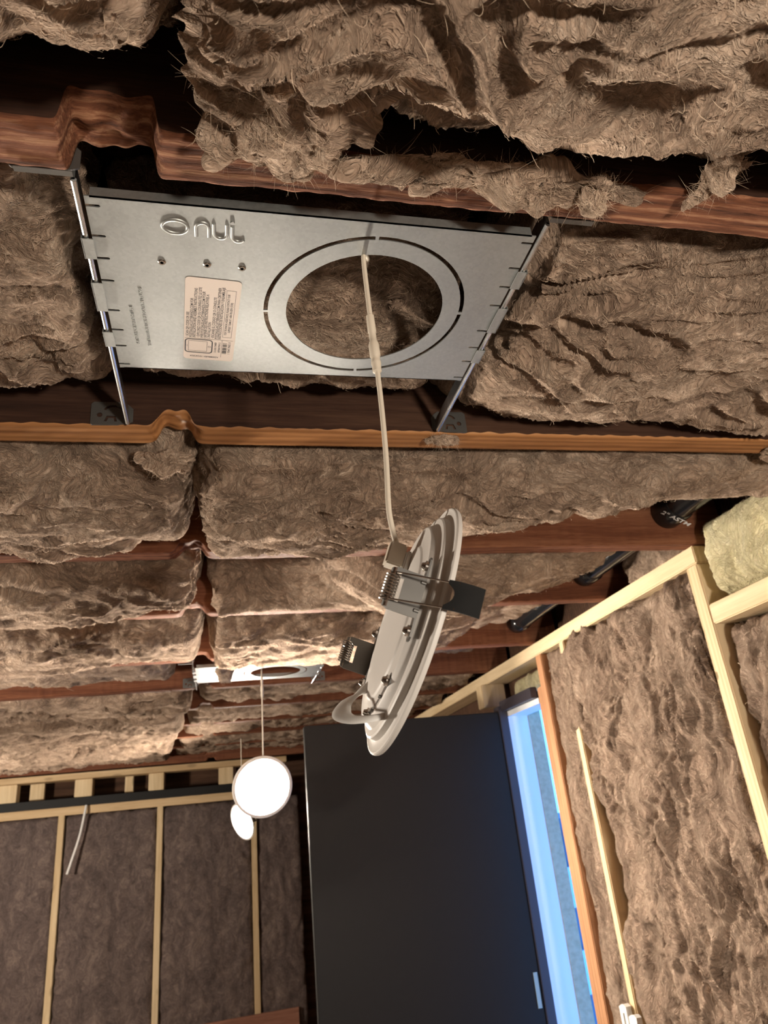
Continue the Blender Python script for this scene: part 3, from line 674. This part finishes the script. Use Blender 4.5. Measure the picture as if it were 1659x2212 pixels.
    for cx_, cy_, a0 in ((Lw - rr, rr, -90), (Lw - rr, Lh - rr, 0), (rr, Lh - rr, 90), (rr, rr, 180)):
        for k in range(6): t = math.radians(a0 + 18 * k); pts.append((cx_ + rr * math.cos(t), cy_ + rr * math.sin(t)))
    # local: u along reading direction, v from last line (0) to first line (Lh)
    vdir = ty if ty[0] < 0 else -ty
    o2 = o - vdir * Lh
    q = MB(); q.slab([pts], (0, 0, -.00015), o2 + np.array([0, 0, -.0001]), tx, vdir); lab = q.build('paper_label', M_paper, root)
    zt = np.array([0, 0, -.0003])
    def at(u, v): return o2 + tx * u + vdir * v + zt
    lines = [('\u00b7 SCAN QR CODE OR SEE', .0468), ('POSTSALES.ACUITYBRANDS.COM FOR', .0434), ('INSTALLATION AND ASSEMBLY INSTRUCTIONS', .0400), ('\u00b7 EXPLOREZ CODE QR OU COUNSULTEZ LE SITE', .0362),
             ('WEB POSTSALES.ACUITYBRANDS.COM POUR', .0328), ('OBTENIR DES INSTRUCTIONS RELATIVES A', .0294), ("L'INSTALLATION", .0260), ('\u00b7 ESCANEE EL CODIGO QR O CONSULTE', .0222),
             ('POSTSALES.ACUITYBRANDS.COM PARA OBTENER', .0188), ('INSTRUCCIONES DE INSTALACION Y ENSAMBLAJE', .0154)]
    tm = [text_mesh(t, .0038, at(.036, v - .0012), tx, vdir, 0, sx=.88) for t, v in lines]
    tm += [text_mesh('FOR TECHNICAL ASSISTANCE, PLEASE CONTACT OUR', .0032, at(.0435, .0092), tx, vdir, 0, sx=.76), text_mesh('SUPPORT TEAM AT 1-800-705-SERV (7378)', .0032, at(.0475, .0058), tx, vdir, 0, sx=.76)]
    tm += [text_mesh('CI CODE: *2448SR', .0030, at(.0135, .0178), tx, vdir, 0, sx=.7), text_mesh('IRF9640 PAN U', .0030, at(.0140, .0140), tx, vdir, 0, sx=.85)]
    tm += [text_mesh('1  95447 29602  8', .0034, at(.0120, .0040), tx, vdir, 0, sx=.8)]
    tm += [text_mesh('ASSEMBLED: 10/24/2024', .0034, at(.0065, .0150), vdir, -tx, 0, sx=.82)]
    for t in tm:     # face the ink outward regardless of handedness
        pass
    put_text(tm, 'label_text', M_ink, lab_parent(lab, root))
    g = MB(); z_ = (0, 0, -.00005)
    def rect(u0, v0, u1, v1): g.slab([[(u0, v0), (u1, v0), (u1, v1), (u0, v1)]], z_, o2 + zt, tx, vdir)
    def frame(u0, v0, u1, v1, w): rect(u0, v0, u1, v0 + w); rect(u0, v1 - w, u1, v1); rect(u0, v0, u0 + w, v1); rect(u1 - w, v0, u1, v1)
    frame(.0395, .0040, .1085, .0128, .0003)
    rect(.0345, .002, .0348, .049); rect(.006, .0125, .0345, .0128)
    for (u, v, ln) in ((.036, .0416, .049), (.0425, .031, .045), (.036, .017, .047)): rect(u, v, u + ln, v + .0002)
    # phone outline beside the text
    def rr_loop(u0, v0, u1, v1, r):
        P = []
        for cx_, cy_, a0 in ((u1 - r, v0 + r, -90), (u1 - r, v1 - r, 0), (u0 + r, v1 - r, 90), (u0 + r, v0 + r, 180)):
            for k in range(6): t = math.radians(a0 + 18 * k); P.append((cx_ + r * math.cos(t), cy_ + r * math.sin(t)))
        return P
    g.slab([rr_loop(.0110, .0215, .0335, .0490, .004), rr_loop(.0122, .0227, .0323, .0478, .003)], z_, o2 + zt, tx, vdir)
    frame(.0140, .0270, .0305, .0455, .0003)
    g.slab([circ((.0222, .0248), .0014, 20), circ((.0222, .0248), .0010, 20)], z_, o2 + zt, tx, vdir)
    rect(.0205, .0464, .0240, .0467)
    u = .0125; pat = [1, 2, 1, 1, 3, 1, 2, 1, 1, 2, 3, 1, 1, 1, 2, 2, 1, 3, 1, 1, 2, 1, 1, 2, 1, 3, 1, 2]
    for k, w in enumerate(pat):
        if k % 2 == 0: rect(u, .0075, u + w * .00042, .0118)
        u += w * .00042
    g.build('label_rules', M_ink, root)
    return root
def lab_parent(lab, root):
    return root
pan1 = make_pan((0, 0), 'near galvanised pan with round cut-out and paper label, between the two nearest joists')
pan2 = make_pan((.03, 1.708), 'far galvanised pan seen edge-on above the lit lamp', detail=False)

# ------------------------------------------------------------------ wafer downlight
def frame_from(c, n, u):
    n = Vector(n).normalized(); u = Vector(u); u = (u - n * u.dot(n)).normalized(); v = n.cross(u)
    Mx = Matrix.Identity(4)
    for i in range(3): Mx[i][0] = u[i]; Mx[i][1] = v[i]; Mx[i][2] = n[i]
    Mx.translation = c; return Mx
def part(m, name, mat, root, sm_=True, kind=None, deg=35):
    me = m.mesh(name); o = link(name, me, mat, root, (0, 0, 0), kind=kind)
    if sm_: autosmooth(o, deg)
    return o
RR = .088
def make_clip(root, ang, rr, tdir, flap, flap_mat=None):
    """spring clip: strip fixed on the housing side, upright plate with window, coil, wires and a flap"""
    flat = flap == 'flat'
    ca, sa = math.cos(ang), math.sin(ang)
    rd = np.array([ca, sa, 0]); td = np.array([-sa, ca, 0]) * tdir; nz = np.array([0, 0, 1.]); b = rd * rr + nz * .0112
    m = MB()
    m.slab([[(-.025, -.004), (.025, -.004), (.027, -.002), (.027, .002), (.025, .004), (-.025, .004), (-.027, .002), (-.027, -.002)]], nz * .0012, b, td, rd)
    if not flat:
      win = [(-.0075, .0135), (.0075, .0135), (.0075, .0185), (-.0075, .0185)]
      m.slab([[(-.0135, 0), (.0135, 0), (.0135, .019), (.012, .0225), (-.012, .0225), (-.0135, .019)], win], rd * .0012, b + rd * .003, td, nz)
    for e in (-.009, .009): m.tube([b + td * e + rd * .0045 + nz * .000, b + td * e + rd * .0045 + nz * .003], .0011, 8)
    c = part(m, 'spring_clip', M_steel, root)
    for e in (-.021, .021):
        s = MB(); p = b + td * e
        s.tube([p + nz * .001, p + nz * .003], .0036, 16); s.tube([p + nz * .003, p + nz * .0052], [.0026, .0016], 16)
        part(s, 'screw', M_spring, c)
    if flat: return c
    k = MB(); ax0 = b + nz * .0205 + rd * .0042; n = 150; turns = 9
    pts = [ax0 + td * (-.0085 + .017 * i / n) + .0042 * (math.cos(2 * np.pi * turns * i / n) * rd + math.sin(2 * np.pi * turns * i / n) * nz) for i in range(n + 1)]
    k.tube(pts, .00062, 6)
    k.tube([ax0 - td * .0125, ax0 + td * .0125], .0013, 8)
    part(k, 'coil_spring', M_spring, c)
    if flap:
        out = rd * .55 - nz * 1.0 if flap == 'front' else rd * .3 - nz
        out = out / np.linalg.norm(out)
        w = MB()
        e0 = ax0 + rd * .004; tip = e0 + out * .041
        for s_ in (-1, 1): w.tube([e0 + td * s_ * .0085, e0 + td * s_ * .0082 + out * .02, tip + td * s_ * .0078], .00062, 6)
        part(w, 'spring_wire', M_spring, c)
        f = MB(); L = .0135; ny = 12; hw = .0090; V = []; Q = []
        bend = np.cross(td, out); 
        if np.dot(bend, rd) < 0: bend = -bend
        for i in range(ny + 1):
            t = i / ny
            for j in range(9):
                x = -1 + j / 4
                cut = .005 * max(0, 1 - (x / .62) ** 2) ** .5 if abs(x) < .62 else 0
                st = -.007 + cut
                V.append(tip + td * x * hw + out * (st + (L - st) * t) * (1.0) - bend * .006 * t ** 2)
        V = np.array(V); th = bend * .0011
        A = np.arange((ny + 1) * 9).reshape(ny + 1, 9)
        Q = np.stack([A[:-1, :-1], A[1:, :-1], A[1:, 1:], A[:-1, 1:]], -1).reshape(-1, 4)
        nV = len(V); bd = list(A[0]) + list(A[1:, -1]) + list(A[-1, -2::-1]) + list(A[-2:0:-1, 0])
        sd = [(bd[i], bd[(i + 1) % len(bd)], bd[(i + 1) % len(bd)] + nV, bd[i] + nV) for i in range(len(bd))]
        f.add(np.concatenate([V, V + th]), quads=np.concatenate([Q, Q[:, ::-1] + nV, np.array(sd)]))
        part(f, 'clip_flap', flap_mat or M_rubber, c)
    return c
def make_light(label, cat, c, n, u, lit, clips, group, plug=True, band=False):
    root = empty('wafer_downlight', c, label, cat, group)
    root.matrix_world = frame_from(c, n, u)
    ring_profile = [(.0765, -.0012), (.079, -.0030), (.0850, -.0030), (.0874, -.0024), (.0880, -.0012), (.0880, .0004), (.0874, .0013), (.0866, .0015), (.0858, .0012), (.0800, .0016), (.0792, .0020)]
    m = MB()
    m.lathe(ring_profile, 96, close=False)
    part(m, 'trim_ring', M_white, root, deg=28)
    housing_profile = [(.0794, .0018), (.0788, .0058), (.0776, .0066), (.0735, .0070), (.0726, .0080), (.0700, .0116), (.0690, .0122), (.0560, .0126), (.0552, .0130), (.0544, .0137), (.0534, .0140), (.040, .0141), (.0001, .0141)]
    m = MB()
    m.lathe(housing_profile, 96, close=False)
    part(m, 'housing', M_white, root, deg=28)
    m = MB(); m.lathe([(.0001, -.0016), (.0765, -.0016), (.0768, .0005), (.0001, .0005)], 64); part(m, 'diffuser', M_lit if lit else M_unlit, root)
    for ang, rr, td, fl, fm in clips: make_clip(root, ang, rr, td, fl, fm)
    if plug:
        # white receptacle and plug on the back near the top
        m = MB(); m.box((.036, -.0065, .0138), (.052, .0065, .0185), .0012); part(m, 'socket', M_whiteplastic, root)
        m = MB(); m.box((.038, -.0060, .0187), (.056, .0060, .0315), .0012); part(m, 'plug', M_cord, root)
    if band:
        # soft white strap looping off the lowest clip
        Pw = [(.1055, .500, ZC + .0900), (.0962, .497, ZC + .0829), (.0875, .492, ZC + .0797), (.0780, .475, ZC + .0706), (.0754, .460, ZC + .0632), (.0800, .450, ZC + .0591), (.0904, .443, ZC + .0582), (.1015, .440, ZC + .0592), (.1108, .440, ZC + .0631)]
        inv = root.matrix_world.inverted(); P = np.array([inv @ Vector(p) for p in Pw])
        t = np.linspace(0, len(P) - 1, 48); Pi = np.stack([np.interp(t, np.arange(len(P)), P[:, i]) for i in range(3)], 1)
        for _ in range(6): Pi[1:-1] = (Pi[:-2] + 2 * Pi[1:-1] + Pi[2:]) / 4
        wd_ = np.interp(np.linspace(0, 1, 48), [0, .2, .45, .6, .8, 1], [.005, .0068, .0066, .0045, .0024, .0018])
        T_ = np.gradient(Pi, axis=0); T_ /= np.linalg.norm(T_, axis=1)[:, None]; sd_ = np.cross(T_, [.35, -.9, .1]); sd_ = np.array([.6, -.2, -.75]) - T_ * (T_ @ np.array([.6, -.2, -.75]))[:, None]; sd_ /= np.linalg.norm(sd_, axis=1)[:, None]; nn_ = np.cross(T_, sd_)
        m = MB(); a_ = np.linspace(0, 2 * np.pi, 12, endpoint=False); V = np.concatenate([Pi[i] + wd_[i] * np.cos(a_)[:, None] * sd_[i] + .0012 * np.sin(a_)[:, None] * nn_[i] for i in range(48)])
        Q = [(i * 12 + k, i * 12 + (k + 1) % 12, (i + 1) * 12 + (k + 1) % 12, (i + 1) * 12 + k) for i in range(47) for k in range(12)]
        m.add(V, quads=Q, polys=[list(range(12)), list(range(47 * 12, 48 * 12))]); part(m, 'strap', M_whiteplastic, root, deg=60)
    return root
cF = Vector((.130, .468, ZC + .121)); uF = Vector((.073, 0, .160)).normalized(); vF = Vector((.130, .468, .121)).normalized()
dr_ = math.pi / 180
n0 = uF.cross(vF).normalized(); tl = dr_ * 9.5
nF = n0 * math.cos(tl) - vF * math.sin(tl)
dr = math.radians
near = make_light('unlit white disc downlight hanging on its cord in the foreground, back toward the camera', 'downlight', cF, nF, uF, False,
                  [(dr(-94), .069, 1, 'front', M_rubber), (dr(99), .069, 1, None, None), (dr(-160), .062, 1, 'flat', None)], 'disc downlights', band=True)
GL = 'disc downlights'
L2c = Vector((.122, 2.271, ZC + .127)); to = (Vector((0, 0, ZC)) - L2c).normalized()
lit2 = make_light('brightly lit round downlight hanging before the black door', 'downlight', L2c, -(to + Vector((.12, 0, -.22))).normalized(), (0, 0, 1), True, [(dr(90), .069, 1, None, None), (dr(-90), .069, 1, None, None)], GL, plug=False)
L3c = Vector((.104, 3.8, ZC + .063))
lit3 = make_light('smaller lit downlight farther back, half behind the bright round one', 'downlight', L3c, (.80, .50, .34), (0, 0, 1), True, [(dr(90), .069, 1, None, None)], GL, plug=False)
# ------------------------------------------------------------------ cords
def cord(name, pts, r, label, conn=None, mat=None):
    P = np.array(pts, float); t = np.linspace(0, len(P) - 1, (len(P) - 1) * 8 + 1)
    Pi = np.stack([np.interp(t, np.arange(len(P)), P[:, i]) for i in range(3)], 1)
    for _ in range(10): Pi[1:-1] = (Pi[:-2] + 2 * Pi[1:-1] + Pi[2:]) / 4
    e = empty(name, P[0], label, 'cord', 'hanging lamp cords')
    m = MB(); m.tube(Pi, r, 12); autosmooth(m.build('cable', mat or M_cord, e), 60)
    if conn:
        a0, a1, sc = conn; m = MB(); A = np.array(a0); B = np.array(a1)
        pr = [(0, .7), (.02, 1.), (.30, 1.05), (.32, .9), (.46, .9), (.48, 1.1), (.50, 1.15), (.53, 1.3), (.72, 1.3), (.74, 1.1), (.80, 1.1), (.82, 1.22), (.86, 1.22), (.88, 1.1), (.98, 1.1), (1., .7)]
        m.tube([A + (B - A) * t for t, _ in pr], [sc * k for _, k in pr], 16); autosmooth(m.build('connector', mat or M_cord, e), 30)
    return e
hx, hy = .125, .4665
plg = near.matrix_world @ Vector((.0555, 0, .0260)); pl2 = plg + Vector((-.002, 0, .012)); pl3 = plg + Vector((-.0035, 0, .028))
cord('power_cord', [(hx + .02, hy + .07, ZJ + .05), (hx + .012, hy + .03, ZJ + .022), (hx + .003, hy + .008, ZJ + .008), (hx, hy + .003, ZJ - .005), (hx, hy + .0015, ZC + .40), (hx + .001, hy + .0015, ZC + .36), (hx + .0015, hy + .0015, ZC + .30), (hx + .0005, hy + .0015, ZC + .25), tuple(pl3), tuple(pl2), tuple(plg)], .0021,
     'ivory cord dropping from the near pan to the unlit disc downlight', ((hx, hy + .0015, ZC + .391), (hx + .001, hy + .0015, ZC + .333), .0034))
cord('power_cord', [(.128, 2.262, ZJ + .03), (.128, 2.262, ZJ), (.127, 2.264, ZC + .3), (.126, 2.268, ZC + .215)], .0022, 'thin ivory cord from the far pan down to the lit round downlight', ((.128, 2.262, ZC + .452), (.128, 2.262, ZC + .385), .0036))
cord('power_cord', [(.104, 3.82, ZJ + .02), (.104, 3.82, ZC + .3), (.104, 3.815, ZC + .14)], .0022, 'faint thin cord of the farther lit downlight')
cord('loose_cable', [(-.862, 5.375, ZC + .285), (-.866, 5.36, ZC + .24), (-.885, 5.35, ZC + .10), (-.93, 5.34, ZC - .06), (-.945, 5.335, ZC - .115)], .008, 'short white cable end dangling under the far wall plate', mat=M_whiteplastic)

# ------------------------------------------------------------------ far framed wall
WF = 'far wall studs'
for k, (x, lab) in enumerate(((-1.635, 'pale stud of the far wall beyond the left edge'), (-1.015, 'pale stud of the far wall nearest the left edge of the photo'), (-.395, 'pale stud in the middle of the far wall'), (.225, 'pale stud of the far wall below the lit downlight'))):
    lumber('wall_stud', (x - .019, YWF - .002, 0), (x + .019, YWF + .09, ZC + .236), M_pine_z, lab, 'stud', WF)
lumber('wall_plate', (-3.2, YWF - .003, ZC + .236), (.46, YWF + .12, ZC + .286), M_pine_x, 'long pale plate across the far wall studs', 'plate')
m = MB(); m.box((-3.2, YWF - .015, ZC + .288), (.46, YWF + .05, ZC + .340), .004); tag(m.build('black_rail', M_black), 'long black rail lying on the far wall plate', 'rail')
lumber('header_plate', (-3.2, YWF - .06, ZC + .452), (.46, YWF + .09, ZC + .49), M_pine_x, 'upper pale plate under the ceiling along the far wall', 'plate')
BK = 'short blocks on the far wall'
for x0, x1, lab in ((-1.41, -1.30, 'short pale block on the far wall nearest the left edge'), (-.945, -.835, 'second short pale block from the left on the far wall'), (-.475, -.375, 'third short pale block from the left on the far wall'), (-.01, .09, 'short block on the far wall beside the lit downlight')):
    lumber('short_block', (x0, YWF - .012, ZC + .342), (x1, YWF + .08, ZC + .451), M_pine_z, lab, 'block', BK)
for x0, x1, lab in ((-1.245, -1.155, 'narrow grey block set back beside the leftmost far wall block'), (-.640, -.585, 'narrow grey block set back between the second and third far wall blocks')):
    lumber('short_block', (x0, YWF + .10, ZC + .342), (x1, YWF + .14, ZC + .470), M_pine_z, lab, 'block', BK)
for k, (x0, x1) in enumerate(((-1.635, -1.015), (-1.015, -.395), (-.395, .225), (.225, .56), (-2.3, -1.635))):
    lab = ['dark wool batt in the leftmost far wall bay', 'dark wool batt in the far wall bay behind the dangling cable', 'dark wool batt in the far wall bay left of the lit downlight', 'dark narrow wool batt between the last far stud and the black door', 'dark wool batt of the far wall beyond the left edge'][k]
    batt(lab, .3, ZC + .235, x0 + .021, x1 - .021, .06, lambda s, w: -.012 + 0 * s, .012, 80 + k, far_map, mat=M_ins_dimmed, amp=.6, fib=0, e=7., group='far wall insulation batts')
m = MB(); m.slab([[(-.36, .18), (.478, .18), (.478, ZC - 1.02), (-.36, ZC - 1.035)]], (0, -.018, 0), (0, YWF - .004, 0), (1, 0, 0), (0, 0, 1)); tag(m.build('plywood_sheet', M_ply), 'reddish plywood sheet fixed low on the far wall', 'plywood')

# ------------------------------------------------------------------ electrical box at the lower right
eb = empty('electrical_box', (.945, 1.85, ZC - .5), 'white plastic electrical box pieces on the thin stud at the bottom edge', 'electrical box')
for y0, y1, z1 in ((1.852, 1.885, ZC - .452), (1.81, 1.846, ZC - .466)):
    m = MB(); out = [(0, -.12), (y1 - y0, -.12), (y1 - y0, -.008), ((y1 - y0) * .6, -.002), ((y1 - y0) * .3, 0), (0, -.004)]
    h = [((y1 - y0) * .35, -.05), ((y1 - y0) * .6, -.05), ((y1 - y0) * .62, -.02), ((y1 - y0) * .38, -.018)]
    m.slab([out, h], (-.014, 0, 0), (.944, y0, z1), (0, 1, 0), (0, 0, 1)); m.build('box_wall', M_whiteplastic, eb)
print('scene built', sum(len(o.data.polygons) for o in bpy.data.objects if o.type == 'MESH'))
